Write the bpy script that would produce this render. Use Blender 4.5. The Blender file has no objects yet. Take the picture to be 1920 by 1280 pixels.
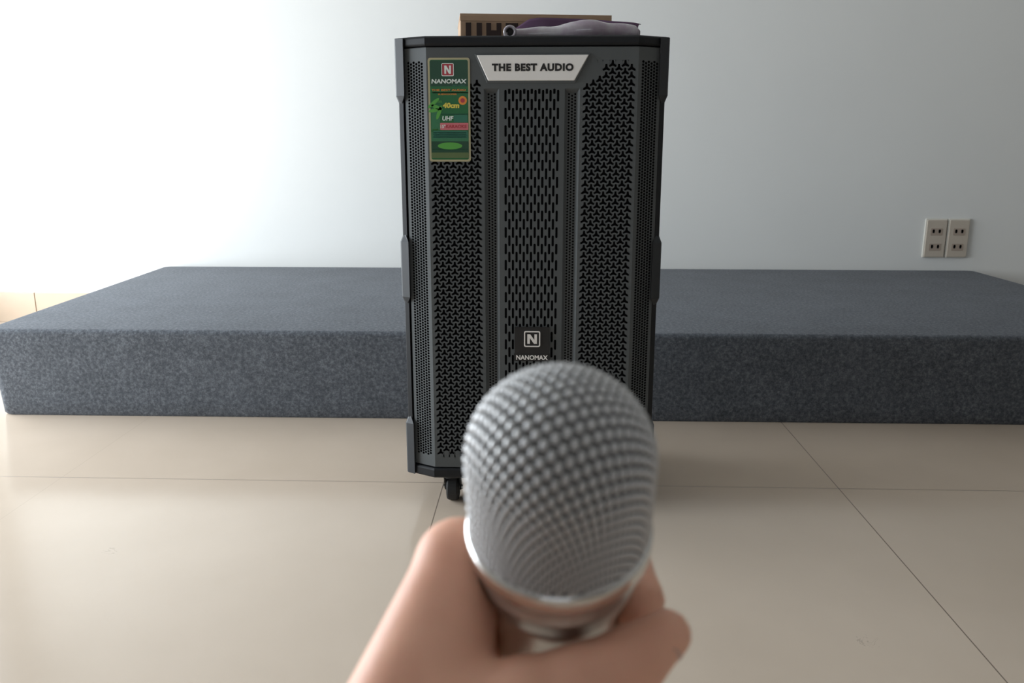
import bpy, bmesh, math, random
import numpy as np
from mathutils import Vector, Matrix
from mathutils.geometry import tessellate_polygon
random.seed(7)
S = bpy.context.scene
COL = S.collection
R = math.radians

# ---------------------------------------------------------------- camera
F = 1550.0; CAMH = 0.64
TH = math.atan(363/F); PS = math.atan(58/F*math.cos(TH))
cd = bpy.data.cameras.new('camera'); cam = bpy.data.objects.new('camera', cd); COL.objects.link(cam)
cam.location = (0, 0, CAMH); cam.rotation_euler = (math.pi/2-TH, 0, PS)
cd.sensor_width = 36; cd.lens = F/1920*36
cd.clip_start = 0.01
cd.dof.use_dof = True; cd.dof.focus_distance = 1.42; cd.dof.aperture_fstop = 13.0
S.camera = cam
CM = Matrix.Translation((0, 0, CAMH)) @ Matrix.Rotation(PS, 4, 'Z') @ Matrix.Rotation(math.pi/2-TH, 4, 'X')
def on_y(px, py, Y):
    d = CM.to_3x3() @ Vector(((px-960)/F, (640-py)/F, -1)); return Vector((0, 0, CAMH)) + d*(Y/d.y)

# ---------------------------------------------------------------- world and light
w = bpy.data.worlds.new('sky'); S.world = w; w.use_nodes = True
bg = w.node_tree.nodes['Background']; bg.inputs[0].default_value = (0.75, 0.86, 1.0, 1); bg.inputs[1].default_value = 1.3
def area(name, loc, rot, sx, sy, power, col):
    l = bpy.data.lights.new(name, 'AREA'); l.shape = 'RECTANGLE'; l.size = sx; l.size_y = sy; l.energy = power; l.color = col
    o = bpy.data.objects.new(name, l); COL.objects.link(o); o.location = loc; o.rotation_euler = rot; return o
area('daylight_through_balcony_door', (-2.40, 1.62, .78), (0, R(-90), R(-9)), 1.45, 2.35, 92, (0.90, 0.96, 1.0))
area('rear_fill_light', (-0.2, -4.52, 1.55), (R(90), 0, R(0)), 2.4, 1.2, 4.5, (1.0, 0.93, 0.84))  # added warm fill from behind the camera, lifts the surfaces facing it
S.view_settings.view_transform = 'Standard'; S.view_settings.look = 'None'
S.view_settings.gamma = 1; S.view_settings.use_curve_mapping = False
S.view_settings.exposure = 0.14

# ---------------------------------------------------------------- materials
def mat(name, col, rough=0.5, metal=0.0, spec=0.5, noise=None, bump=None, sss=0, coat=0, trans=0):
    m = bpy.data.materials.new(name); m.use_nodes = True
    nt = m.node_tree; b = nt.nodes['Principled BSDF']
    b.inputs['Base Color'].default_value = (*col, 1); b.inputs['Roughness'].default_value = rough
    b.inputs['Metallic'].default_value = metal; b.inputs['Specular IOR Level'].default_value = spec
    b.inputs['Coat Weight'].default_value = coat; b.inputs['Transmission Weight'].default_value = trans
    if sss:
        b.inputs['Subsurface Weight'].default_value = sss; b.inputs['Subsurface Radius'].default_value = (1, .35, .2); b.inputs['Subsurface Scale'].default_value = 0.004
    tc = nt.nodes.new('ShaderNodeTexCoord')
    def nz(scale, detail):
        n = nt.nodes.new('ShaderNodeTexNoise'); n.inputs['Scale'].default_value = scale; n.inputs['Detail'].default_value = detail
        nt.links.new(tc.outputs['Object'], n.inputs['Vector']); return n
    if noise:   # (scale, colour b, lo, hi)
        n = nz(noise[0], 4); r = nt.nodes.new('ShaderNodeValToRGB')
        r.color_ramp.elements[0].position = noise[2]; r.color_ramp.elements[1].position = noise[3]
        r.color_ramp.elements[0].color = (*col, 1); r.color_ramp.elements[1].color = (*noise[1], 1)
        nt.links.new(n.outputs['Fac'], r.inputs['Fac']); nt.links.new(r.outputs[0], b.inputs['Base Color'])
    if bump:    # (scale, strength, distance)
        n = nz(bump[0], 3); bp = nt.nodes.new('ShaderNodeBump'); bp.inputs['Strength'].default_value = bump[1]; bp.inputs['Distance'].default_value = bump[2]
        nt.links.new(n.outputs['Fac'], bp.inputs['Height']); nt.links.new(bp.outputs[0], b.inputs['Normal'])
    return m
M = {}
M['wall'] = mat('wall_paint', (0.74, 0.74, 0.715), 0.75, spec=0.25, noise=(1.5, (0.71, 0.71, 0.688), .35, .7), bump=(90, .08, .002))
M['ceil'] = mat('ceiling_paint', (0.66, 0.66, 0.65), 0.9)
M['rear'] = mat('rear_wall_paint', (0.30, 0.28, 0.25), 0.9)
M['skirt'] = mat('skirting_tile', (0.52, 0.40, 0.29), 0.3, noise=(6, (0.58, 0.46, 0.35), .3, .7))
M['black'] = mat('black_plastic', (0.009, 0.010, 0.012), 0.5, spec=0.3, bump=(700, .15, .0004))
M['guard'] = mat('charcoal_textured_plastic', (0.024, 0.027, 0.031), 0.5, spec=0.4, bump=(900, .2, .0005))
M['grille'] = mat('grey_painted_metal', (0.092, 0.100, 0.103), 0.6, spec=0.3)
M['void'] = mat('dark_cloth_behind_grille', (0.006, 0.006, 0.007), 0.95, spec=0.1)
M['silver'] = mat('brushed_silver', (0.88, 0.86, 0.83), 0.5, 0.1, bump=(900, .1, .0002))
M['chrome'] = mat('polished_silver', (0.72, 0.71, 0.70), 0.18, 1.0)
M['satin'] = mat('satin_silver', (0.55, 0.53, 0.51), 0.32, 0.9)
M['bead'] = mat('silver_wire_mesh', (0.60, 0.60, 0.605), 0.48, 0.5)
M['foam'] = mat('grey_foam_behind_mesh', (0.13, 0.13, 0.133), 0.8, 0.0)
M['ink'] = mat('black_print', (0.012, 0.011, 0.011), 0.6)
M['brownink'] = mat('dark_brown_print', (0.03, 0.014, 0.010), 0.7)
M['card'] = mat('brown_cardboard', (0.42, 0.28, 0.18), 0.85, noise=(40, (0.46, 0.31, 0.20), .3, .7))
M['socket'] = mat('ivory_plastic', (0.50, 0.435, 0.36), 0.4)
M['sockrim'] = mat('white_plastic_rim', (0.68, 0.65, 0.58), 0.4)
M['sockin'] = mat('tan_socket_face', (0.36, 0.29, 0.235), 0.5)
M['skin'] = mat('skin', (0.90, 0.50, 0.35), 0.5, spec=0.4, noise=(38, (0.77, 0.39, 0.27), .35, .75), bump=(260, .25, .0006), sss=0.25)
M['nail'] = mat('nail', (0.66, 0.40, 0.33), 0.3)
M['film'] = mat('clear_plastic_film', (0.46, 0.43, 0.45), 0.2, coat=.5, noise=(35, (0.34, 0.27, 0.33), .4, .65))
M['purple'] = mat('purple_paper', (0.10, 0.045, 0.10), 0.45)
M['rubber'] = mat('black_rubber', (0.02, 0.02, 0.02), 0.7)
M['steel'] = mat('steel', (0.5, 0.5, 0.48), 0.3, 1.0)
M['alu'] = mat('white_aluminium', (0.75, 0.76, 0.76), 0.4)
for k, c in dict(green=(0.006, 0.125, 0.03), dgreen=(0.005, 0.055, 0.022), mgreen=(0.03, 0.17, 0.07), teal=(0.02, 0.15, 0.09), lime=(0.09, 0.36, 0.05), gold=(0.42, 0.38, 0.22),
                 red=(0.42, 0.035, 0.05), orange=(0.75, 0.26, 0.03), yellow=(0.72, 0.60, 0.08), white=(0.78, 0.85, 0.80), pink=(0.62, 0.16, 0.18), olive=(0.10, 0.15, 0.05)).items():
    M[k] = mat('print_'+k, c, 0.35)

def fabric():
    m = mat('blue_grey_felt', (0.1, 0.1, 0.1), 0.95, spec=0.12)
    nt = m.node_tree; b = nt.nodes['Principled BSDF']; tc = [n for n in nt.nodes if n.type == 'TEX_COORD'][0]
    n1 = nt.nodes.new('ShaderNodeTexNoise'); n1.inputs['Scale'].default_value = 130; n1.inputs['Detail'].default_value = 8; n1.inputs['Roughness'].default_value = .85
    n2 = nt.nodes.new('ShaderNodeTexNoise'); n2.inputs['Scale'].default_value = 9; n2.inputs['Detail'].default_value = 3
    r = nt.nodes.new('ShaderNodeValToRGB'); e = r.color_ramp.elements
    e[0].position = .36; e[0].color = (0.060, 0.066, 0.076, 1); e[1].position = .66; e[1].color = (0.25, 0.268, 0.295, 1)
    x = e.new(.5); x.color = (0.120, 0.131, 0.150, 1)
    mx = nt.nodes.new('ShaderNodeMix'); mx.data_type = 'RGBA'; mx.blend_type = 'MULTIPLY'; mx.inputs[0].default_value = .35
    for n in (n1, n2): nt.links.new(tc.outputs['Object'], n.inputs['Vector'])
    nt.links.new(n1.outputs['Fac'], r.inputs[0]); nt.links.new(r.outputs[0], mx.inputs[6]); nt.links.new(n2.outputs['Fac'], mx.inputs[7])
    nt.links.new(mx.outputs[2], b.inputs['Base Color'])
    bp = nt.nodes.new('ShaderNodeBump'); bp.inputs['Strength'].default_value = .5; bp.inputs['Distance'].default_value = .002
    nt.links.new(n1.outputs['Fac'], bp.inputs['Height']); nt.links.new(bp.outputs[0], b.inputs['Normal'])
    b.inputs['Sheen Weight'].default_value = .10; b.inputs['Sheen Roughness'].default_value = .5
    return m
M['felt'] = fabric()

def tiles(name='polished_floor_tile', X0=-0.189, Y0=1.511, P=0.765):
    m = mat(name, (0.5, 0.43, 0.35), 0.16, spec=0.5)
    nt = m.node_tree; b = nt.nodes['Principled BSDF']; tc = [n for n in nt.nodes if n.type == 'TEX_COORD'][0]
    sp = nt.nodes.new('ShaderNodeSeparateXYZ'); nt.links.new(tc.outputs['Object'], sp.inputs[0])
    def mth(op, a, b_=None):
        n = nt.nodes.new('ShaderNodeMath'); n.operation = op
        for i, v in enumerate((a, b_)):
            if v is None: continue
            if isinstance(v, (int, float)): n.inputs[i].default_value = v
            else: nt.links.new(v, n.inputs[i])
        return n.outputs[0]
    def line(c, o, wd):
        t = mth('FRACT', mth('DIVIDE', mth('ADD', c, 100*P-o+P/2), P))
        return mth('LESS_THAN', mth('ABSOLUTE', mth('SUBTRACT', t, .5)), wd/P/2)
    glare_fade = mth('MINIMUM', mth('MAXIMUM', mth('MULTIPLY', mth('ADD', sp.outputs[0], 1.0), 1.2), .12), 1.0)   # joints fade towards the door: glare of the daylight put into their colour
    g = mth('MAXIMUM', mth('MULTIPLY', line(sp.outputs[0], X0, .0019), glare_fade), mth('MULTIPLY', line(sp.outputs[1], Y0, .0034), .6))
    n = nt.nodes.new('ShaderNodeTexNoise'); n.inputs['Scale'].default_value = 3.0; n.inputs['Detail'].default_value = 6
    nt.links.new(tc.outputs['Object'], n.inputs['Vector'])
    r = nt.nodes.new('ShaderNodeValToRGB'); r.color_ramp.elements[0].position = .3; r.color_ramp.elements[1].position = .7
    r.color_ramp.elements[0].color = (0.58, 0.475, 0.375, 1); r.color_ramp.elements[1].color = (0.64, 0.53, 0.425, 1)
    nt.links.new(n.outputs['Fac'], r.inputs[0])
    # scuff marks of their own shape
    def scuff(cx, cy, rad, seed):
        v = nt.nodes.new('ShaderNodeVectorMath'); v.operation = 'DISTANCE'; v.inputs[1].default_value = (cx, cy, 0)
        nt.links.new(tc.outputs['Object'], v.inputs[0])
        near = mth('LESS_THAN', v.outputs['Value'], rad)
        k = nt.nodes.new('ShaderNodeTexNoise'); k.inputs['Scale'].default_value = 40; k.inputs['Distortion'].default_value = 2
        nt.links.new(tc.outputs['Object'], k.inputs['Vector'])
        return mth('MULTIPLY', near, mth('LESS_THAN', mth('ABSOLUTE', mth('SUBTRACT', k.outputs['Fac'], .5)), .018))
    s = mth('MAXIMUM', scuff(-.70, 1.21, .013, 1), scuff(.44, 1.0, .016, 2))
    mx = nt.nodes.new('ShaderNodeMix'); mx.data_type = 'RGBA'; nt.links.new(r.outputs[0], mx.inputs[6]); mx.inputs[7].default_value = (0.20, 0.155, 0.12, 1)
    nt.links.new(mth('MAXIMUM', g, mth('MULTIPLY', s, .28)), mx.inputs[0]); nt.links.new(mx.outputs[2], b.inputs['Base Color'])
    nt.links.new(mth('ADD', mth('MULTIPLY', g, .4), .15), b.inputs['Roughness'])
    return m
M['tile'] = tiles()

# ---------------------------------------------------------------- helpers
def link(name, me, m, parent=None, smooth=False):
    o = bpy.data.objects.new(name, me); COL.objects.link(o)
    if m is not None: me.materials.append(m)
    if parent is not None: o.parent = parent
    if smooth:
        for p in me.polygons: p.use_smooth = True
    return o
def obj(name, bm, m, parent=None, smooth=False, bevel=0, segs=2):
    bmesh.ops.recalc_face_normals(bm, faces=bm.faces)
    me = bpy.data.meshes.new(name); bm.to_mesh(me); bm.free()
    o = link(name, me, m, parent, smooth)
    if bevel:
        b = o.modifiers.new('bevel', 'BEVEL'); b.width = bevel; b.segments = segs; b.limit_method = 'ANGLE'
    return o
def pyobj(name, v, f, m, parent=None, smooth=False):
    me = bpy.data.meshes.new(name); me.from_pydata([tuple(p) for p in v], [], f); me.update()
    return link(name, me, m, parent, smooth)
def empty(name, loc, label, cat, group=None):
    o = bpy.data.objects.new(name, None); COL.objects.link(o); o.location = loc; o.empty_display_size = .05
    return tag(o, label, cat, group)
def tag(o, label, cat, group=None):
    o['label'] = label; o['category'] = cat
    if group: o['group'] = group
    return o
def struct(o): o['kind'] = 'structure'; return o
def box(bm, x0, x1, y0, y1, z0, z1):
    vs = [bm.verts.new((x, y, z)) for x in (x0, x1) for y in (y0, y1) for z in (z0, z1)]
    for f in ((0, 1, 3, 2), (4, 6, 7, 5), (0, 4, 5, 1), (2, 3, 7, 6), (0, 2, 6, 4), (1, 5, 7, 3)): bm.faces.new([vs[i] for i in f])
def bx(name, m, parent, *a, **k):
    bm = bmesh.new(); box(bm, *a); return obj(name, bm, m, parent, **k)
def loft(bm, rings, cap=True):
    R_ = [[bm.verts.new(p) for p in r] for r in rings]; n = len(rings[0])
    for a, b in zip(R_, R_[1:]):
        for i in range(n): bm.faces.new((a[i], a[(i+1) % n], b[(i+1) % n], b[i]))
    if cap: bm.faces.new(R_[0]); bm.faces.new(R_[-1])
def prism_y(bm, pts, y0, y1):   # pts in (x,z)
    loft(bm, [[(x, y, z) for x, z in pts] for y in (y0, y1)])
def lathe(bm, prof, n=48, mtx=None, cap=True):
    rings = []
    for r, t in prof:
        rings.append([Vector((r*math.cos(2*math.pi*i/n), r*math.sin(2*math.pi*i/n), t)) for i in range(n)])
    if mtx is not None: rings = [[mtx @ p for p in r] for r in rings]
    loft(bm, rings, cap)
def rrect(x0, x1, z0, z1, r, n=5):
    p = []
    for cx, cz, a0 in ((x1-r, z0+r, -90), (x1-r, z1-r, 0), (x0+r, z1-r, 90), (x0+r, z0+r, 180)):
        for i in range(n+1):
            a = R(a0+90*i/n); p.append((cx+r*math.cos(a), cz+r*math.sin(a)))
    return p
def text(name, s, m, parent, cx, cz, y, wd, ht, depth=.0004, bold=.02, shear=0, space=1.0):
    c = bpy.data.curves.new('t', 'FONT'); c.body = s; c.size = 1; c.offset = bold; c.shear = shear; c.space_character = space
    c.extrude = .5; c.resolution_u = 3
    t = bpy.data.objects.new('t', c); COL.objects.link(t)
    dg = bpy.context.evaluated_depsgraph_get(); dg.update()
    me = bpy.data.meshes.new_from_object(t.evaluated_get(dg)); bpy.data.objects.remove(t)
    co = np.array([v.co[:] for v in me.vertices]); lo = co.min(0); hi = co.max(0)
    for v in me.vertices:
        x, y_, z = v.co
        v.co = (cx + ((x-lo[0])/(hi[0]-lo[0])-.5)*wd, y-(z+.5)*depth, cz + ((y_-lo[1])/(hi[1]-lo[1])-.5)*ht)
    me.name = name
    return link(name, me, m, parent)

# ---------------------------------------------------------------- the room
XL, XR, YF, YB, ZC = -2.16, 4.4, -4.5, 3.0, 2.9
struct(bx('floor', M['tile'], None, XL-.3, XR+.2, YF-.2, YB+.2, -.06, 0))
struct(bx('ceiling', M['ceil'], None, XL-.2, XR+.2, YF-.2, YB+.2, ZC, ZC+.06))
struct(bx('wall_back', M['wall'], None, XL-.1, XR+.1, YB, YB+.12, 0, ZC))
struct(bx('wall_right', M['wall'], None, XR, XR+.12, YF, YB, 0, ZC))
bm = bmesh.new()
DY0, DY1, DZ = 0.35, 2.88, 1.95
box(bm, XL-.1, XL, YF, DY0, 0, ZC); box(bm, XL-.1, XL, DY1, YB, 0, ZC); box(bm, XL-.1, XL, DY0, DY1, DZ, ZC)
struct(obj('wall_left', bm, M['wall']))
bm = bmesh.new()
box(bm, XL, XR, YF-.1, YF, 0, .95); box(bm, XL, XR, YF-.1, YF, 2.15, ZC); box(bm, XL, -1.4, YF-.1, YF, .95, 2.15); box(bm, 1.0, XR, YF-.1, YF, .95, 2.15)
struct(obj('wall_front', bm, M['rear']))
bm = bmesh.new()
for a in ((DY0, DY0+.05), (DY1-.05, DY1)): box(bm, XL-.09, XL-.02, a[0], a[1], 0.0, DZ)
box(bm, XL-.09, XL-.02, DY0+.05, DY1-.05, DZ-.05, DZ); box(bm, XL-.09, XL-.02, DY0+.05, DY1-.05, 0.0, .03)
struct(obj('door_1', bm, M['alu']))
bm = bmesh.new()
for a in ((-1.4, -1.36), (.96, 1.0), (-.22, -.18)): box(bm, a[0], a[1], YF-.08, YF-.02, .95, 2.15)
box(bm, -1.36, .96, YF-.08, YF-.02, .95, .99); box(bm, -1.36, .96, YF-.08, YF-.02, 2.11, 2.15)
struct(obj('window_1', bm, M['alu']))
# tiled skirting along the back wall, with its joints
bm = bmesh.new(); x = XL
js = [XL, -1.90, -1.30, -.70, -.10, .50, 1.10, 1.70, 2.30, 2.90, 3.5, 4.1, XR]
for a, b in zip(js, js[1:]): box(bm, a+.0012, b-.0012, YB-.011, YB, 0, .112)
struct(obj('baseboard_back', bm, M['skirt'], bevel=.0015))
struct(bx('baseboard_right', M['skirt'], None, XR-.011, XR, YF, YB-.011, 0, .112))

# ---------------------------------------------------------------- felt platform
def platform():
    base = [(-1.328, 1.893), (1.56, 1.908), (1.535, 2.985), (-1.392, 2.985)]
    top = [(-1.345, 1.893), (1.56, 1.908), (1.535, 2.985), (-1.392, 2.985)]
    def ring(pts, z, inset, r):
        c = Vector((.08, 2.43)); out = []
        n = 4
        for i in range(n):
            p = Vector(pts[i]); a = (Vector(pts[i-1])-p).normalized(); b = (Vector(pts[(i+1) % n])-p).normalized()
            p2 = p + (a+b)*inset
            for k in range(7):
                t = k/6; q0 = p2+a*r; q1 = p2+b*r
                q = q0*(1-t)**2 + p2*2*t*(1-t) + q1*t*t
                out.append((q.x, q.y, z))
        return out
    rs = [ring(base, 0, .004, .03), ring(base, .006, 0, .03)]
    Hh = .2155
    for i in range(1, 6):
        u = i/6; rs.append(ring([tuple(Vector(b).lerp(Vector(t), u)) for b, t in zip(base, top)], .006+(Hh-.022)*u, 0, .03))
    for a in range(0, 91, 15):
        rs.append(ring(top, Hh-.012+.012*math.sin(R(a)), .012*(1-math.cos(R(a))), .03))
    bm = bmesh.new(); loft(bm, rs)
    o = obj('foam_platform', bm, M['felt'], None, smooth=True)
    o.modifiers.new('e', 'EDGE_SPLIT').split_angle = R(50)
    return o
tag(platform(), 'long low platform covered in mottled blue grey felt along the wall', 'platform')

# ---------------------------------------------------------------- wall sockets
so = empty('power_outlet', (1.4325, YB, .3265), 'ivory double wall outlet with four sockets above the grey platform', 'outlet')
for k, sx in enumerate((-1, 1)):
    x0, x1 = (-.0775, -.001) if k == 0 else (.001, .0775)
    bm = bmesh.new(); prism_y(bm, rrect(x0, x1, -.068, .070, .004), -.007, 0)
    pl = obj('faceplate', bm, M['sockrim'], so, bevel=.002)
    bm = bmesh.new(); prism_y(bm, rrect(x0+.005, x1-.003, -.065, .065, .003), -.0105, -.006)
    obj('cover', bm, M['socket'], pl, bevel=.0015)
    cx = (x0+x1)/2+.001
    for cz in (.024, -.030):
        bm = bmesh.new(); prism_y(bm, rrect(cx-.0205, cx+.0205, cz-.0125, cz+.0125, .003), -.0115, -.010)
        s_ = obj('socket', bm, M['sockin'], pl)
        for q in (-.0105, .0105):
            bm = bmesh.new(); prism_y(bm, rrect(cx+q-.0035, cx+q+.0035, cz-.0045, cz+.0085, .002), -.0119, -.0114)
            lathe(bm, [(.0042, 0), (.0042, .0005)], 12, Matrix.Translation((cx+q, -.0114, cz+.003)) @ Matrix.Rotation(R(90), 4, 'X'))
            obj('slot', bm, M['ink'], pl)

# ---------------------------------------------------------------- the speaker
D = 1.37
sp = empty('trolley_speaker', (-.0185, D, 0), 'tall dark grey trolley loudspeaker with perforated front, standing on tile floor', 'speaker')
ZT, ZB = .8116, .068
CH = .168; CY = .027; W = .2185
def chy(u): return max(0, (abs(u)-CH)/(W-CH)*CY)
def plan(wd, y0=0.0, back=.34):
    c = chy(wd)
    L = [(-CH, y0), (-wd, c+y0), (-wd, back-.07), (-.15, back)]
    return L + [(-x, y) for x, y in L[::-1]]
bm = bmesh.new()
WW = .2160
loft(bm, [[(x, y, z) for x, y in plan(WW, .012)] for z in (ZB, ZT)])                     # main body, set back behind the grille
def band(z0, z1, y0, wd, ydeep=.016, bev=.003):                                           # top and bottom bands follow the facets
    def pr(y, wdd): return [(-wdd, chy(wdd)+y), (-CH, y), (CH, y), (wdd, chy(wdd)+y), (wdd, chy(wdd)+ydeep), (CH, ydeep), (-CH, ydeep), (-wdd, chy(wdd)+ydeep)]
    loft(bm, [[(x, y, z) for x, y in pr(y0+o, wd-o)] for z, o in ((z0, bev), (z0+bev, 0), (z1-bev, 0), (z1, bev))])
band(.7965, ZT, 0, W); band(ZB, .0865, 0, W)
for s in (-1, 1):                                                                         # side strips of the front frame
    def st(u0, u1, y0): return [(s*u0, chy(u0)+y0), (s*u1, chy(u1)+y0), (s*u1, chy(u1)+.02), (s*u0, chy(u0)+.02)]
    loft(bm, [[(x, y, z) for x, y in st(.2075, WW, .002)] for z in (.08, .80)])
# rounded lid on the top
loft(bm, [[(x, y, z) for x, y in plan(WW-.004, .004)] for z in (ZT-.004, ZT)])
cab = obj('cabinet', bm, M['black'], sp, bevel=.0008, segs=1); cab.location.x = -.0015
# corner guards, six
def guard(s, z0, z1, t0, t1):
    bm = bmesh.new()
    def ring(z, e):   # e = 0 full, 1 tucked in
        wo = .2205-.005*e; ui = .2045+.006*e; yy = -.004+.006*e
        p = [(s*ui, chy(ui)+yy), (s*(wo-.002), chy(wo)+yy), (s*wo, chy(wo)+yy+.003), (s*wo, .20-.01*e), (s*(wo-.012), .20-.01*e), (s*(wo-.012), chy(ui)+.018), (s*ui, chy(ui)+.018)]
        return [(x, y, z) for x, y in p]
    rs = []
    if t0: rs += [ring(z0, 1), ring(z0+.013, 0)]
    else: rs += [ring(z0, 0)]
    if t1: rs += [ring(z1-.013, 0), ring(z1, 1)]
    else: rs += [ring(z1, 0)]
    loft(bm, rs); g_ = obj('corner_guard', bm, M['guard'], sp, bevel=.0008, segs=1); g_.location.x = -.0015; return g_
for s in (-1, 1):
    guard(s, .709, ZT-.001, 1, 0); guard(s, .378, .498, 1, 1); guard(s, ZB+.001, .176, 0, 1)

# --- perforated front grille
class Panel:
    def __init__(self): self.v = []; self.f = []
    def quad(self, p): n = len(self.v); self.v += p; self.f.append(tuple(range(n, n+len(p))))
G = Panel()
GY = .0035          # grille face behind the frame front
def mk_map(off):
    return lambda u, z, d=0: (u, chy(u)+GY+off+d, z)
def rectf(mp, u0, u1, z0, z1):
    if z1-z0 < 1e-6 or u1-u0 < 1e-6: return
    G.quad([mp(u0, z0), mp(u1, z0), mp(u1, z1), mp(u0, z1)])
def perf(mp, u0, u1, z0, z1, ncol, pz, hole, depth, mask=None, e=0.0, zb=0.0, stub=None):
    pu = (u1-u0)/ncol
    def cell(le, re):      # zigzag sides let the arms of neighbouring stars interlock
        h = pz/2; xc = pu/2-e-2*e*zb/h
        def sidep(edge):
            if edge or e == 0: return [(pu/2+(e if edge else 0), -h), (pu/2+(e if edge else 0), h)]
            return [(xc, -h), (pu/2+e, zb), (pu/2-e, zb+h), (xc, h)]
        return [(-x, z) for x, z in sidep(le)]+[(x, z) for x, z in sidep(re)[::-1]]
    cache = {}
    def stamp(cx, cz, poly, hole):
        tri = tessellate_polygon([[Vector((a, b, 0)) for a, b in poly], [Vector((a, b, 0)) for a, b in hole]])
        return tri
    nh = len(hole)
    def put(cx, cz, poly, tri, hole):
        nh = len(hole); b = len(G.v); k = len(poly)
        G.v.extend([mp(cx+a, cz+b_) for a, b_ in list(poly)+list(hole)]); G.v.extend([mp(cx+a, cz+b_, depth) for a, b_ in hole])
        for t in tri: G.f.append(tuple(b+i for i in t))
        for i in range(nh):
            j = (i+1) % nh; G.f.append((b+k+i, b+k+j, b+k+nh+j, b+k+nh+i))
    for c in range(ncol):
        cx = u0+pu*(c+.5); off = 0 if c % 2 == 0 else pz/2
        poly = cell(c == 0, c == ncol-1); key = (c == 0, c == ncol-1)
        if key not in cache: cache[key] = stamp(0, 0, poly, hole)
        top = z1-off; n = int((top-z0+1e-6)/pz)
        if off and stub:
            pl = [(-pu/2, -pz/4), (-pu/2, pz/4), (pu/2, pz/4), (pu/2, -pz/4)]
            put(cx, z1-pz/4, pl, tessellate_polygon([[Vector((a, b, 0)) for a, b in pl], [Vector((a, b, 0)) for a, b in stub]]), stub)
        else: rectf(mp, cx-pu/2-e, cx+pu/2+e, top, z1)
        rectf(mp, cx-pu/2-e, cx+pu/2+e, z0, top-n*pz)
        for k in range(n):
            cz = top-pz*(k+.5)
            if mask and not mask(cx, cz): G.quad([mp(cx+a, cz+b_) for a, b_ in poly][::-1]); continue
            put(cx, cz, poly, cache[key], hole)
def star(r, wd, ri):
    p = []
    for k in range(3):
        a = R(90+120*k); ca, sa = math.cos(a), math.sin(a)
        px_, py_ = -sa, ca
        p += [(r*ca-px_*wd*.35, (r*sa-py_*wd*.35)), (r*ca+px_*wd*.35, (r*sa+py_*wd*.35))]
        b = R(90+120*k+60); p.append((ri*math.cos(b), ri*math.sin(b)))
    return p
PU = .01025; PZ = .01165
st_ = [(x*1.0, y*.97-.0007) for x, y in star(.0064, .0045, .0025)]
slot = []
for a in range(0, 181, 45): slot.append((.0019*math.cos(R(a)), .0074+.0017*math.sin(R(a))))
for a in range(180, 361, 45): slot.append((.0019*math.cos(R(a)), -.0074+.0017*math.sin(R(a))))
def rnd(r, n=6): return [(r*math.cos(2*math.pi*i/n), r*math.sin(2*math.pi*i/n)) for i in range(n)]
Z0, Z1 = .0885, .7945
mp = mk_map(0)
PT = .775          # top of the star area
PB = .107
# flat bands above and below
def hband(z0, z1):
    for a, b in ((-.206, -CH), (-CH, CH), (CH, .206)): rectf(mp, a, b, z0, z1)
hband(PT, Z1); hband(Z0, PB)
def smask(cx, cz):
    lim = .093 + max(0, (cz-.741))*.55 + .0055
    return not (cz > .731 and abs(cx) < (lim if cz > .741 else .085))
for s in (-1, 1):
    def rr(a, b, z0=PB, z1=PT):
        a, b = sorted((s*a, s*b)); rectf(mp, a, b, z0, z1)
    # outer facet with fine round holes
    a, b = sorted((s*.1735, s*.2015))
    rr(.168, .1735); rr(.2015, .206)
    perf(mp, a, b, PB, PT, 6, .0048, rnd(.0021, 8), .0015)
    rr(.1635, .168)
    a, b = sorted((s*.0826, s*.1624))
    perf(mp, a, b, PB, PT, 8, PZ, st_, .0022, smask, .0011, -.0036)
    rr(.0765, .0815)
    # recessed groove with fine holes
    GT = .732
    rr(.0525, .0765, GT, PT)
    gd = .006; m2 = mk_map(gd)
    u_in, u_out = .0525, .0765
    def wallq(ua, ub):
        ua, ub = s*ua, s*ub
        G.quad([mp(ua, PB), mp(ua, GT), m2(ub, GT-.006), m2(ub, PB)])
    wallq(u_in, u_in+.0045); wallq(u_out, u_out-.0045)
    G.quad([mp(s*u_in, GT), mp(s*u_out, GT), m2(s*(u_out-.0045), GT-.006), m2(s*(u_in+.0045), GT-.006)])
    G.quad([mp(s*u_in, PB), mp(s*u_out, PB), m2(s*(u_out-.0045), PB), m2(s*(u_in+.0045), PB)])
    a, b = sorted((s*(u_in+.0045), s*(u_out-.0045)))
    perf(m2, a, b, PB, GT-.006, 3, .0049, rnd(.0018), .0015)
    rr(.045, .0525)
rectf(mp, -.045, .045, .7345, PT)
perf(mp, -.045, .045, PB, .7345, 15, .0272, slot, .0022, stub=[(x, y*.45) for x, y in slot])
gr = pyobj('front_grille', G.v, G.f, M['grille'], sp)
# dark cloth behind the holes
bm = bmesh.new()
box(bm, -.1655, .1655, GY+.0078, GY+.0085, .09, .793)
loft(bm, [[(x, y, z) for x, y in ((-.206, chy(.206)+.0066), (-CH, .0066), (-CH, .0105), (-.206, chy(.206)+.0105))] for z in (.09, .793)])
loft(bm, [[(x, y, z) for x, y in ((.206, chy(.206)+.0066), (CH, .0066), (CH, .0105), (.206, chy(.206)+.0105))] for z in (.09, .793)])
for s in (-1, 1):
    a, b = sorted((s*.0775, s*.166)); box(bm, a, b, GY+.003, GY+.0035, .095, .785)
box(bm, -.05, .05, GY+.003, GY+.0035, .095, .74)
obj('grille_cloth', bm, M['void'], sp)

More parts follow.
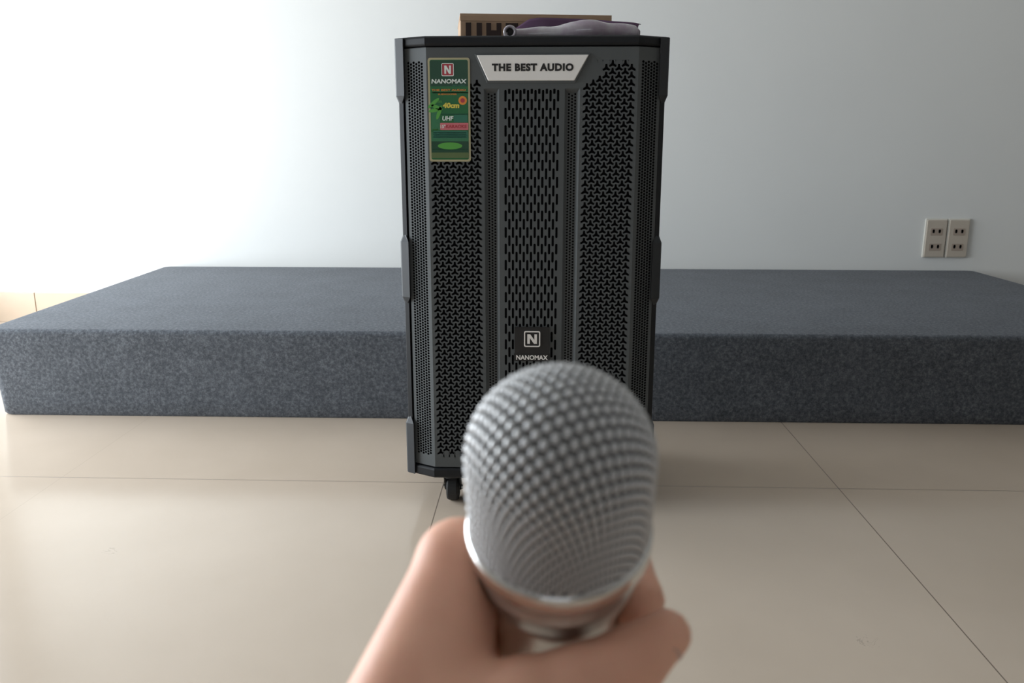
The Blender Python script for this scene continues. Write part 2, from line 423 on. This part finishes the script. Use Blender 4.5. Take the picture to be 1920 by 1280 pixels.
# --- name plate
bm = bmesh.new()
def trap(e): return [(-.0875-e, .7825+e*.6), (-.0695-e*.6, .7437-e), (.0675+e*.6, .7437-e), (.0895+e, .7825+e*.6)]
prism_y(bm, trap(.0035), GY-.0015, GY+.001); obj('plate_surround', bm, M['grille'], sp, bevel=.001)
bm = bmesh.new(); prism_y(bm, trap(0), GY-.0035, GY); npl = obj('name_plate', bm, M['silver'], sp, bevel=.0012)
npl['label'] = 'silver trapezoid plate with black lettering'
text('lettering', 'THE BEST AUDIO', M['ink'], npl, .0012, .7637, GY-.0035, .129, .0118, bold=.055, space=1.12)

# --- lower badge
b0 = on_y(965, 613, D); b1 = on_y(1030, 678, D); ox = .0185
bm = bmesh.new(); prism_y(bm, rrect(b0.x+ox, b1.x+ox, b1.z+.008, b0.z, .001), GY-.003, GY); bd = obj('logo_badge', bm, M['ink'], sp)
bm = bmesh.new(); prism_y(bm, rrect(b0.x+ox-.001, b1.x+ox+.001, b1.z+.001, b1.z+.0135, .001), GY-.0034, GY-.0005); obj('name_strip', bm, M['ink'], bd)
cx = (b0.x+b1.x)/2+ox; cz = b0.z-.0205
def frame_ring(name, m, par, cx, cz, h, t, y0, y1):
    o_ = rrect(cx-h, cx+h, cz-h, cz+h, h*.22); i_ = rrect(cx-h+t, cx+h-t, cz-h+t, cz+h-t, h*.12)
    bm = bmesh.new(); n = len(o_)
    A = [[bm.verts.new((x, y, z)) for x, z in L] for L, y in ((o_, y1), (o_, y0), (i_, y0), (i_, y1))]
    for a, b in zip(A, A[1:]+A[:1]):
        for i in range(n): bm.faces.new((a[i], a[(i+1) % n], b[(i+1) % n], b[i]))
    return obj(name, bm, m, par)
def bigN(name, m, par, cx, cz, w_, h, y):
    bm = bmesh.new(); t = w_*.27
    prism_y(bm, [(cx-w_/2, cz-h/2), (cx-w_/2+t, cz-h/2), (cx-w_/2+t, cz+h/2), (cx-w_/2, cz+h/2)], y-.0004, y)
    prism_y(bm, [(cx+w_/2-t, cz-h/2), (cx+w_/2, cz-h/2), (cx+w_/2, cz+h/2), (cx+w_/2-t, cz+h/2)], y-.0004, y)
    prism_y(bm, [(cx-w_/2, cz+h/2), (cx-w_/2+t*1.15, cz+h/2), (cx+w_/2, cz-h/2), (cx+w_/2-t*1.15, cz-h/2)], y-.0005, y)
    return obj(name, bm, m, par)
frame_ring('logo_frame', M['silver'], bd, cx, cz, .0138, .0020, GY-.0042, GY-.003)
bigN('logo_letter', M['silver'], bd, cx, cz, .0165, .0165, GY-.0034)
text('lettering', 'NANOMAX', M['silver'], bd, cx, b1.z+.0072, GY-.0034, .054, .0085, bold=.03)

# --- green product sticker
s0 = on_y(800, 108, D); s1 = on_y(882, 303, D)
sx0, sx1, sz0, sz1 = s0.x+ox+.001, s1.x+ox+.0005, s1.z, s0.z
sw, sh = sx1-sx0, sz1-sz0; SY = GY-.0002
bm = bmesh.new(); prism_y(bm, rrect(sx0, sx1, sz0, sz1, .004), SY-.0006, SY+.0002); stk = obj('product_sticker', bm, M['gold'], sp)
stk['label'] = 'green sticker with pale gold border'
def U(a): return sx0+a*sw
def V(b): return sz1-b*sh
def patch(name, m, a0, a1, b0_, b1_, lay, r=.001):
    bm = bmesh.new(); prism_y(bm, rrect(U(a0), U(a1), V(b1_), V(b0_), r), SY-.0006-.00012*lay, SY-.0006+.0001); return obj(name, bm, m, stk)
patch('green_field', M['green'], .045, .955, .02, .98, 1, .003)
patch('dark_band', M['dgreen'], .05, .95, .025, .27, 2)
patch('colour_block', M['mgreen'], .05, .95, .71, .80, 2); patch('colour_block', M['dgreen'], .05, .95, .80, .93, 2)
patch('colour_block', M['olive'], .05, .95, .91, .965, 3); patch('colour_block', M['mgreen'], .06, .27, .50, .69, 2)
patch('colour_block', M['teal'], .10, .93, .70, .77, 3); patch('colour_block', M['teal'], .60, .93, .545, .615, 3)
tY = SY-.0009
def stext(s, m, a, b, wd, ht, bold=.02, shear=0): text('sticker_lettering', s, m, stk, U(a), V(b), tY, wd*sw, ht*sh, .0003, bold, shear)
patch('logo_square', M['red'], .345, .60, .055, .17, 4)
frame_ring('logo_frame', M['white'], stk, U(.4725), V(.1125), .0098, .0010, tY-.0004, tY)
bigN('logo_letter', M['white'], stk, U(.4725), V(.1125), .0105, .0125, tY)
stext('NANOMAX', M['white'], .50, .222, .84, .042, .035, .1)
stext('PRO AUDIO', M['teal'], .74, .262, .30, .014)
stext('THE BEST AUDIO', M['orange'], .49, .305, .82, .018)
patch('gold_line', M['olive'], .10, .95, .328, .334, 3)
stext('SUBWOOFER', M['orange'], .46, .345, .45, .014)
stext('BASS', M['lime'], .22, .415, .2, .018); stext('40cm', M['yellow'], .54, .452, .40, .052, .05, .1)
stext('UHF', M['white'], .46, .577, .27, .045, .03, .15)
patch('white_line', M['teal'], .30, .94, .533, .541, 3)
patch('pink_band', M['pink'], .27, .95, .62, .69, 3); stext('15"', M['white'], .34, .655, .12, .035); stext('KARAOKE', M['red'], .66, .655, .5, .035)
for i, b_ in enumerate((.715, .735, .755)): patch('print_line', M['mgreen'], .1, .9, b_, b_+.006, 4)
patch('print_line', M['mgreen'], .1, .9, .875, .883, 4); patch('print_line', M['lime'], .08, .22, .68, .688, 4)
# leaves at the left, lime oval, round orange seal
bm = bmesh.new()
for a, b_, r1, ang in ((.12, .43, .012, 40), (.2, .47, .010, -20), (.25, .52, .012, 70), (.13, .5, .009, 10)):
    L = [(U(a)+r1*math.cos(t)*math.cos(R(ang))-.003*math.sin(t)*math.sin(R(ang)), V(b_)+r1*math.cos(t)*math.sin(R(ang))+.003*math.sin(t)*math.cos(R(ang))) for t in np.linspace(0, 2*math.pi, 11)[:-1]]
    prism_y(bm, L, tY-.0002, tY+.0002)
obj('printed_leaves', bm, M['lime'], stk)
def disc(name, m, a, b_, rx, rz, lay):
    bm = bmesh.new(); prism_y(bm, [(U(a)+rx*math.cos(t), V(b_)+rz*math.sin(t)) for t in np.linspace(0, 2*math.pi, 25)[:-1]], tY-.0002*lay, tY+.0003); obj(name, bm, m, stk)
disc('lime_oval', M['lime'], .5, .845, .020, .0055, 1)
disc('round_seal', M['orange'], .82, .405, .0068, .0068, 1); disc('seal_centre', M['red'], .82, .405, .0036, .0036, 2)

# --- casters
def caster(x, y):
    c = bpy.data.objects.new('caster', None); COL.objects.link(c); c.parent = sp; c.location = (x, y, 0); c.empty_display_size = .02
    bm = bmesh.new()
    box(bm, -.020, .020, -.018, .026, .0635, .068); lathe(bm, [(.0155, .050), (.0165, .064)], 24)
    for s in (-1, 1):
        a, b = sorted((s*.0125, s*.0152))
        L = [(-.010, .054), (.013, .054), (.022, .026), (.016, .018), (.008, .020)]
        loft(bm, [[(xx, yy, zz) for yy, zz in L] for xx in (a, b)])
    obj('fork', bm, M['black'], c)
    bm = bmesh.new(); mw = Matrix.Translation((-.0115, .012, .0245)) @ Matrix.Rotation(R(90), 4, 'Y')
    lathe(bm, [(.018, 0), (.0228, .001), (.0245, .004), (.0245, .019), (.0228, .022), (.018, .023)], 32, mw)
    obj('wheel', bm, M['rubber'], c)
    bm = bmesh.new(); lathe(bm, [(.004, 0), (.004, .036)], 16, Matrix.Translation((-.018, .012, .0245)) @ Matrix.Rotation(R(90), 4, 'Y'))
    obj('axle', bm, M['steel'], c)
for x in (-.1435, .1435):
    for y in (.055, .27): caster(x, y)
# carrying handle recess and pull handle at the back
bm = bmesh.new()
for s in (-.09, .09): box(bm, s-.008, s+.008, .343, .357, .30, .795)
box(bm, -.098, .098, .343, .361, .785, .803)
obj('pull_handle', bm, M['black'], sp, bevel=.003)

# ---------------------------------------------------------------- things on the speaker
cb = empty('cardboard_box', (0, 0, 0), 'flat brown cardboard box with dark printed letters lying on the speaker', 'box')
BY = 1.50
pL = on_y(863, 25, BY); zt = pL.z
cb.location = (pL.x, BY, ZT); cb.rotation_euler = (0, 0, R(7))
bw = .262; bh = zt-ZT
bm = bmesh.new(); box(bm, 0, bw, 0, .17, 0, bh-.0015); obj('carton', bm, M['card'], cb, bevel=.001)
bm = bmesh.new(); box(bm, -.0006, bw+.0006, -.0008, .1705, bh-.0035, bh); box(bm, -.0006, bw+.0006, -.0010, -.0001, bh-.012, bh-.003)
obj('lid_flap', bm, M['card'], cb, bevel=.0006)
def letters():
    bm = bmesh.new(); k = .00093; zt_ = bh-.0148; hh = .034; y0, y1 = -.0016, -.0004; x0 = .009
    def b(a, c, d, e): box(bm, x0+a*k, x0+c*k, y0, y1, zt_-e*k, zt_-d*k)
    b(0, 10, 0, 28); b(20, 30, 0, 28); b(3, 27, 26, 36)                 # U
    b(38, 47, 0, 36); b(57, 66, 0, 36); b(47, 57, 13, 23)               # H
    b(74, 83, 0, 36); b(83, 97, 0, 8); b(83, 94, 15, 22)                # F
    return obj('lettering', bm, M['brownink'], cb)
letters()

def interp(P, x):
    xs = [p[0] for p in P]; return float(np.interp(x, xs, [p[1] for p in P]))
def sheet(name, m, parent, P, Y0, Y1, thick, seed, wob, nx=46, ny=14, yfront=None):
    rs = np.random.RandomState(seed); ph = rs.rand(8)*6.28
    v = []; f = []
    for lay in (0, 1):
        for j in range(ny+1):
            t = j/ny
            for i in range(nx+1):
                a = i/nx; xp = P[0][0]+(P[-1][0]-P[0][0])*a
                Y = Y0+(Y1-Y0)*t
                q = on_y(xp, interp(P, xp), Y0+.012); base = ZT+.0004
                env = min(1, t*7+.25)*min(1, (1-t)*4+.15)
                wv = wob*(math.sin(a*17+ph[0]+t*3)+math.sin(a*31+t*9+ph[1])*.5+math.sin(t*14+a*5+ph[2])*.6)
                top = base+thick+max(0, (q.z-base-thick))*(.55+.45*env)+wv*env*min(1, a*6, (1-a)*6+.2)
                top = max(top, base+thick)
                z = top if lay == 0 else max(base, (top-base)*(.0 if thick > .002 else 1)+base-thick*(1 if thick <= .002 else 0))
                xo = 0.004*math.sin(t*5+ph[3])*(1 if lay == 0 else 1)
                v.append((q.x+xo, Y+.004*math.sin(a*9+ph[4]), z))
    n = (nx+1)*(ny+1)
    for j in range(ny):
        for i in range(nx):
            a = j*(nx+1)+i; f.append((a, a+1, a+nx+2, a+nx+1)); f.append((n+a, n+a+nx+1, n+a+nx+2, n+a+1))
    ed = [i for i in range(nx+1)]+[j*(nx+1)+nx for j in range(1, ny+1)]+[ny*(nx+1)+i for i in range(nx-1, -1, -1)]+[j*(nx+1) for j in range(ny-1, 0, -1)]
    for a, b in zip(ed, ed[1:]+ed[:1]): f.append((a, n+a, n+b, b))
    return pyobj(name, v, f, m, parent, smooth=True)
pb = empty('plastic_bag', (0, 0, 0), 'crumpled clear plastic bag with a purple leaflet lying on speaker top', 'bag')
FP = [(948, 60), (962, 54), (990, 52), (1020, 50), (1050, 47), (1075, 42), (1095, 39), (1115, 39), (1140, 42), (1165, 44), (1185, 46), (1197, 48), (1200, 54)]
sheet('bag_film', M['film'], pb, FP, D+.045, D+.115, .0025, 3, .0009)
PP = [(968, 54), (980, 46), (992, 38), (1010, 35.5), (1060, 36), (1090, 36.5), (1120, 39), (1150, 42), (1185, 44.5), (1196, 47)]
sheet('leaflet', M['purple'], pb, PP, D+.116, D+.122, .0006, 5, .0)
rg = on_y(956, 57, D+.04)
bm = bmesh.new(); n1, n2 = 28, 10
rings = []
for i in range(n1):
    a = 2*math.pi*i/n1
    rings.append([(rg.x+(.0085+.0026*math.cos(b))*math.cos(a), D+.043+.004*math.sin(b), ZT+.0105+(.0082+.0026*math.cos(b))*math.sin(a)) for b in [2*math.pi*k/n2 for k in range(n2)]])
rings.append(rings[0]); loft(bm, rings, False); bmesh.ops.remove_doubles(bm, verts=bm.verts, dist=1e-6)
obj('rolled_edge', bm, M['film'], pb, smooth=True)
bm = bmesh.new(); lathe(bm, [(.0058, 0), (.0066, .001), (.0066, .05)], 20, Matrix.Translation((rg.x, D+.043, ZT+.0098)) @ Matrix.Rotation(R(-90), 4, 'X'))
obj('cable_plug', bm, M['ink'], pb, smooth=True)

# ---------------------------------------------------------------- microphone (built in the frame of its own axis)
mm = .001
def cam_pt(x, y, z): return CM @ Vector((x*mm, y*mm, -z*mm))         # x right, y up, z forward, millimetres
MC = Vector((13.6, -53.0, 240.0))
AX = Vector((-.02, .809, -.588)).normalized()
def P(t): return MC+AX*t
o3 = cam_pt(*MC); ax3 = (cam_pt(*(MC+AX*100))-o3).normalized()
side = Vector((1, 0, 0)); side = (side-ax3*side.dot(ax3)).normalized(); oth = ax3.cross(side)
MX = Matrix((( *side, 0), (*oth, 0), (*ax3, 0), (0, 0, 0, 1))).transposed(); MX.translation = o3
mic = empty('microphone', (0, 0, 0), 'silver handheld microphone with round wire mesh head held upright in hand', 'microphone')
mic.matrix_world = MX
GR = 26.0*mm; GL = 26.0*mm
def gpt(s, ph, lift=0):       # arc length from the apex -> point, normal on the rounded head
    q = math.pi/2*GR
    if s < q:
        a = s/GR; n = Vector((math.sin(a)*math.cos(ph), math.sin(a)*math.sin(ph), math.cos(a))); p = n*GR+Vector((0, 0, GL))
    else:
        n = Vector((math.cos(ph), math.sin(ph), 0)); p = n*GR+Vector((0, 0, GL-(s-q)))
        # slight taper towards the band
    return p+n*lift
Smax = math.pi/2*GR+GL-.5*mm
bm = bmesh.new()
rs_ = []
for i in range(41):
    s_ = 1e-5+(Smax)*i/40; rs_.append([gpt(s_, 2*math.pi*k/64, -.35*mm) for k in range(64)])
loft(bm, rs_)
head = obj('mesh_lining', bm, M['foam'], mic, smooth=True)
# woven mesh: lattice laid on from the apex, pinched towards the sides
v = []; f = []; pit = 3.45*mm
av = Vector((math.cos(R(25)), math.sin(R(25)))); bv = Vector((math.cos(R(-56)), math.sin(R(-56))))
N = int(Smax/pit*1.3)+2
for i in range(-N, N+1):
    for j in range(-N, N+1):
        c = av*(i*pit)+bv*(j*pit)
        if c.length > Smax-.6*mm: continue
        dirl = Vector((.25, 1)).normalized(); d2 = Vector((-dirl.y, dirl.x))
        b = len(v); nr = 8
        def put(a_, r_, h):
            q = c+dirl*(a_*1.16)+d2*(r_*.93); s_ = min(max(q.length, 1e-6), Smax); v.append(gpt(s_, math.atan2(q.y, q.x), h))
        put(0, 0, .42*mm)
        for rad, h in ((.22*pit, .36*mm), (.36*pit, .10*mm), (.41*pit, -.38*mm)):
            for k in range(nr):
                t = 2*math.pi*k/nr; put(rad*math.cos(t), rad*math.sin(t), h)
        for k in range(nr): f.append((b, b+1+k, b+1+(k+1) % nr))
        for q in range(2):
            for k in range(nr):
                f.append((b+1+q*nr+k, b+1+(q+1)*nr+k, b+1+(q+1)*nr+(k+1) % nr, b+1+q*nr+(k+1) % nr))
wm = pyobj('wire_mesh', v, f, M['bead'], mic, smooth=True)
def rev(name, prof, m, n=96):
    bm = bmesh.new(); lathe(bm, [(r*mm, t*mm) for r, t in prof], n); return obj(name, bm, m, mic, smooth=True)
rev('head_band', [(24, 1.2), (26.2, 1.2), (27.0, .6), (27.2, -.8), (27.2, -4.6), (26.7, -5.8), (25.2, -6.4), (24, -6.4)], M['chrome'])
rev('collar', [(22, -5), (25.2, -5.6), (25.0, -7), (23.6, -13.6), (24.2, -14.2), (24.2, -15.4), (23.2, -16.4), (22.6, -22), (20.5, -24.5), (15, -25)], M['satin'])
rev('handle', [(15, -22), (19.6, -23), (19.4, -30), (18.6, -60), (17, -100), (15.5, -150), (15, -175), (14, -178), (8, -178.5)], M['satin'])
rev('end_cap', [(14.2, -177), (15.2, -178), (15.2, -190), (13.5, -193), (6, -194)], M['ink'])
bm = bmesh.new()
box(bm, -.004, .004, .0165, .0200, -.085, -.070); obj('switch', bm, M['ink'], mic, bevel=.001)

# ---------------------------------------------------------------- hand (signed distance body -> one continuous mesh)
SN = Vector((0, -.588, -.809))       # towards the viewer, square to the handle
XA = Vector((1, 0, 0))
def H(t, x, n): return P(t)+XA*x+SN*n
def V3(*a): return Vector(a)
fing = []
# each finger: list of (point, radius); MCP, PIP, DIP, tip
def finger(t, dt, r, mcpx, ls=1.0):
    a = R
    q = [ (H(t+1, mcpx, 4), r*1.22), (H(t+.5, -24, -15*ls), r*1.10), (H(t, -8, -27), r*1.06), (H(t, 14, -27.5), r), (H(t-.5, 25, -15), r*.92), (H(t-dt, 28, -1), r*.80)]
    return q
index = [(V3(-16.5, -67, 257), 12.2), (H(-33, -27, -14), 10.3), (H(-33, -10, -27), 10.0), (H(-34, 12, -28), 9.2), (H(-34.5, 22.5, -17), 8.4), (H(-35, 26, 0), 7.4), (H(-35.5, 25, 6), 6.6)]
middle = [(V3(-24, -88, 266), 12.0), (H(-54, -27, -14), 10.4), (H(-54, -10, -27), 10.0), (H(-54, 12, -28), 9.4), (H(-54, 26, -16), 8.8), (H(-54, 28, 2), 8.0)]
ring_ = [(V3(-25, -104, 272), 11.5), (H(-74, -26, -14), 9.8), (H(-74, -10, -26), 9.5), (H(-74, 11, -27), 8.8), (H(-74, 25, -15), 8.2), (H(-74, 26, 2), 7.4)]
little = [(V3(-24, -119, 276), 10.5), (H(-92, -24, -13), 8.6), (H(-92, -10, -24), 8.4), (H(-92, 9, -25), 7.8), (H(-92, 22, -14), 7.2), (H(-92, 24, -1), 6.6)]
thumb = [(V3(-36, -126, 212), 15), (V3(-16, -108, 222), 13.5), (V3(3, -100, 228), 12), (V3(20, -96, 230), 11.2), (V3(33, -89.5, 231), 9.2), (V3(43.5, -82.5, 233), 7.2)]
palm = [(V3(-50, -144, 196), 20, V3(-17, -70, 254), 13), (V3(-50, -147, 200), 20, V3(-22, -88, 264), 13), (V3(-48, -151, 206), 20, V3(-25, -106, 270), 12.5),
        (V3(-49, -152, 210), 19, V3(-24, -120, 274), 11.5), (V3(-33, -125, 214), 16, V3(-19, -90, 245), 11), (V3(-20, -108, 224), 12, V3(-18, -82, 250), 10),
        (V3(-36, -130, 215), 17, V3(-18, -120, 255), 12)]
arm = [(V3(-50, -147, 200), 21, V3(-84, -190, 160), 23), (V3(-47, -150, 206), 20, V3(-78, -194, 166), 22), (V3(-84, -190, 160), 23, V3(-132, -262, 92), 31), (V3(-78, -194, 166), 22, V3(-126, -266, 98), 31)]
vox = 1.7
pts = [p for L in (index, middle, ring_, little, thumb) for p, _ in L]+[q for a in palm+arm for q in (a[0], a[2])]
lo = np.array([min(p[i] for p in pts) for i in range(3)])-34; hi = np.array([max(p[i] for p in pts) for i in range(3)])+34
ns = np.ceil((hi-lo)/vox).astype(int)+1
gx, gy, gz = [(lo[i]+vox*np.arange(ns[i])).astype(np.float32) for i in range(3)]
X, Y, Z = np.meshgrid(gx, gy, gz, indexing='ij')
def cap(a, ra, b, rb):
    a = np.array(a[:], np.float32); b = np.array(b[:], np.float32); d = b-a; L2 = float(d@d)+1e-9
    h = np.clip(((X-a[0])*d[0]+(Y-a[1])*d[1]+(Z-a[2])*d[2])/L2, 0, 1)
    return np.sqrt((X-a[0]-h*d[0])**2+(Y-a[1]-h*d[1])**2+(Z-a[2]-h*d[2])**2)-(ra+(rb-ra)*h)
def smin(a, b, k):
    h = np.clip(.5+.5*(b-a)/k, 0, 1); return b*(1-h)+a*h-k*h*(1-h)
def chain(L, k=2.5):
    d = None
    for (a, ra), (b, rb) in zip(L, L[1:]):
        c = cap(a, ra, b, rb); d = c if d is None else smin(d, c, k)
    return d
body = None
for a, ra, b, rb in palm+arm:
    c = cap(a, ra, b, rb); body = c if body is None else smin(body, c, 9)
fs = chain(index)
for L in (middle, ring_, little): fs = smin(fs, chain(L), 1.2)
body = smin(body, fs, 5); body = smin(body, chain(thumb, 4), 7)
# room for the microphone body
a0 = np.array(MC[:], np.float32); ax = np.array(AX[:], np.float32)
T = (X-a0[0])*ax[0]+(Y-a0[1])*ax[1]+(Z-a0[2])*ax[2]
rad = np.sqrt(np.maximum(0, (X-a0[0])**2+(Y-a0[1])**2+(Z-a0[2])**2-T**2))
prof = np.interp(T, [-200, -150, -100, -60, -30, -24.5, -22, -16, -5, 1, 30], [15.2, 15.6, 17.1, 18.7, 19.5, 20.8, 22.8, 24.6, 25.6, 27.4, 27.4]).astype(np.float32)
body = np.maximum(body, -(rad-prof))
def surface_nets(Fv, lo, vox):
    s = Fv < 0; nx, ny, nz = Fv.shape
    cs = np.zeros((nx-1, ny-1, nz-1), np.int8)
    for i in (0, 1):
        for j in (0, 1):
            for k in (0, 1): cs += s[i:nx-1+i, j:ny-1+j, k:nz-1+k]
    act = (cs > 0) & (cs < 8); idx = -np.ones(act.shape, np.int64); ii = np.argwhere(act); idx[act] = np.arange(len(ii))
    acc = np.zeros((len(ii), 3)); cnt = np.zeros(len(ii))
    cor = [(i, j, k) for i in (0, 1) for j in (0, 1) for k in (0, 1)]
    for a in cor:
        for b in cor:
            if sum(b)-sum(a) == 1 and all(b[q] >= a[q] for q in range(3)):
                fa = Fv[ii[:, 0]+a[0], ii[:, 1]+a[1], ii[:, 2]+a[2]]; fb = Fv[ii[:, 0]+b[0], ii[:, 1]+b[1], ii[:, 2]+b[2]]
                m = (fa < 0) != (fb < 0); t = np.where(m, fa/np.where(m, fa-fb, 1), 0)
                acc += np.where(m[:, None], np.array(a)+(np.array(b)-np.array(a))*t[:, None], 0); cnt += m
    vv = lo+(ii+acc/cnt[:, None])*vox; faces = []
    for ax_ in range(3):
        o1, o2 = [q for q in range(3) if q != ax_]
        sl = [slice(1, -1)]*3; sl[ax_] = slice(0, -1); s2 = [slice(1, -1)]*3; s2[ax_] = slice(1, None)
        A = s[tuple(sl)]; B = s[tuple(s2)]; e = np.argwhere(A != B)
        off = np.ones(3, int); off[ax_] = 0; e2 = e+off
        d1 = np.zeros(3, int); d1[o1] = 1; d2 = np.zeros(3, int); d2[o2] = 1
        def g(q): return idx[q[:, 0], q[:, 1], q[:, 2]]
        q = np.stack([g(e2-d1-d2), g(e2-d2), g(e2), g(e2-d1)], 1)
        flip = A[tuple(e.T)] ^ (ax_ == 1); q[~flip] = q[~flip][:, ::-1]
        faces.append(q)
    return vv, np.concatenate(faces)
vv, ff = surface_nets(body, lo, vox)
CMn = np.array(CM); wv = np.stack([vv[:, 0]*mm, vv[:, 1]*mm, -vv[:, 2]*mm, np.ones(len(vv))], 1) @ CMn.T
hand = empty('hand', cam_pt(-58, -146, 200), 'bare left hand gripping the silver microphone from below', 'hand')
hand_loc = np.array(hand.location)
sk = pyobj('hand_and_forearm', wv[:, :3]-hand_loc, [tuple(int(i) for i in q if i >= 0) for q in ff], M['skin'], hand, smooth=True)
sm = sk.modifiers.new('smooth', 'SMOOTH'); sm.factor = .5; sm.iterations = 6
# thumb nail
def nail(c, fwd, nrm, w_, l_, r_):
    fwd = fwd.normalized(); nrm = (nrm-fwd*nrm.dot(fwd)).normalized(); sd = fwd.cross(nrm); v = []; f = []; n = 8
    for lay in (0, -1.0):
        for i in range(n+1):
            for j in range(n+1):
                a = (i/n-.5)*2; b = (j/n-.5)*2; ww = w_*(1-.12*max(0, b)**2-.25*max(0, -b)**2); ang = a*ww/r_
                lb = b*math.sqrt(max(0, 1-.35*a*a))
                p = c+fwd*(lb*l_)+sd*(math.sin(ang)*r_)+nrm*((math.cos(ang)-1)*r_+lay-.05*max(0, b)*l_)
                v.append(cam_pt(*p)-Vector(hand_loc))
    N_ = (n+1)**2
    for i in range(n):
        for j in range(n):
            a = i*(n+1)+j; f += [(a, a+1, a+n+2, a+n+1), (N_+a, N_+a+n+1, N_+a+n+2, N_+a+1)]
    ed = [(0, j) for j in range(n+1)]+[(i, n) for i in range(1, n+1)]+[(n, j) for j in range(n-1, -1, -1)]+[(i, 0) for i in range(n-1, 0, -1)]
    ed = [i*(n+1)+j for i, j in ed]
    for a, b in zip(ed, ed[1:]+ed[:1]): f.append((a, b, N_+b, N_+a))
    return pyobj('thumbnail', v, f, M['nail'], hand, smooth=True)
tip = V3(41, -84.0, 233); td = (thumb[5][0]-thumb[4][0]).normalized(); nn = V3(.25, -.62, -.74); nn = (nn-td*nn.dot(td)).normalized()
nail(tip-td*1.6+nn*7.9, td, nn, 4.6, 4.4, 7.9)
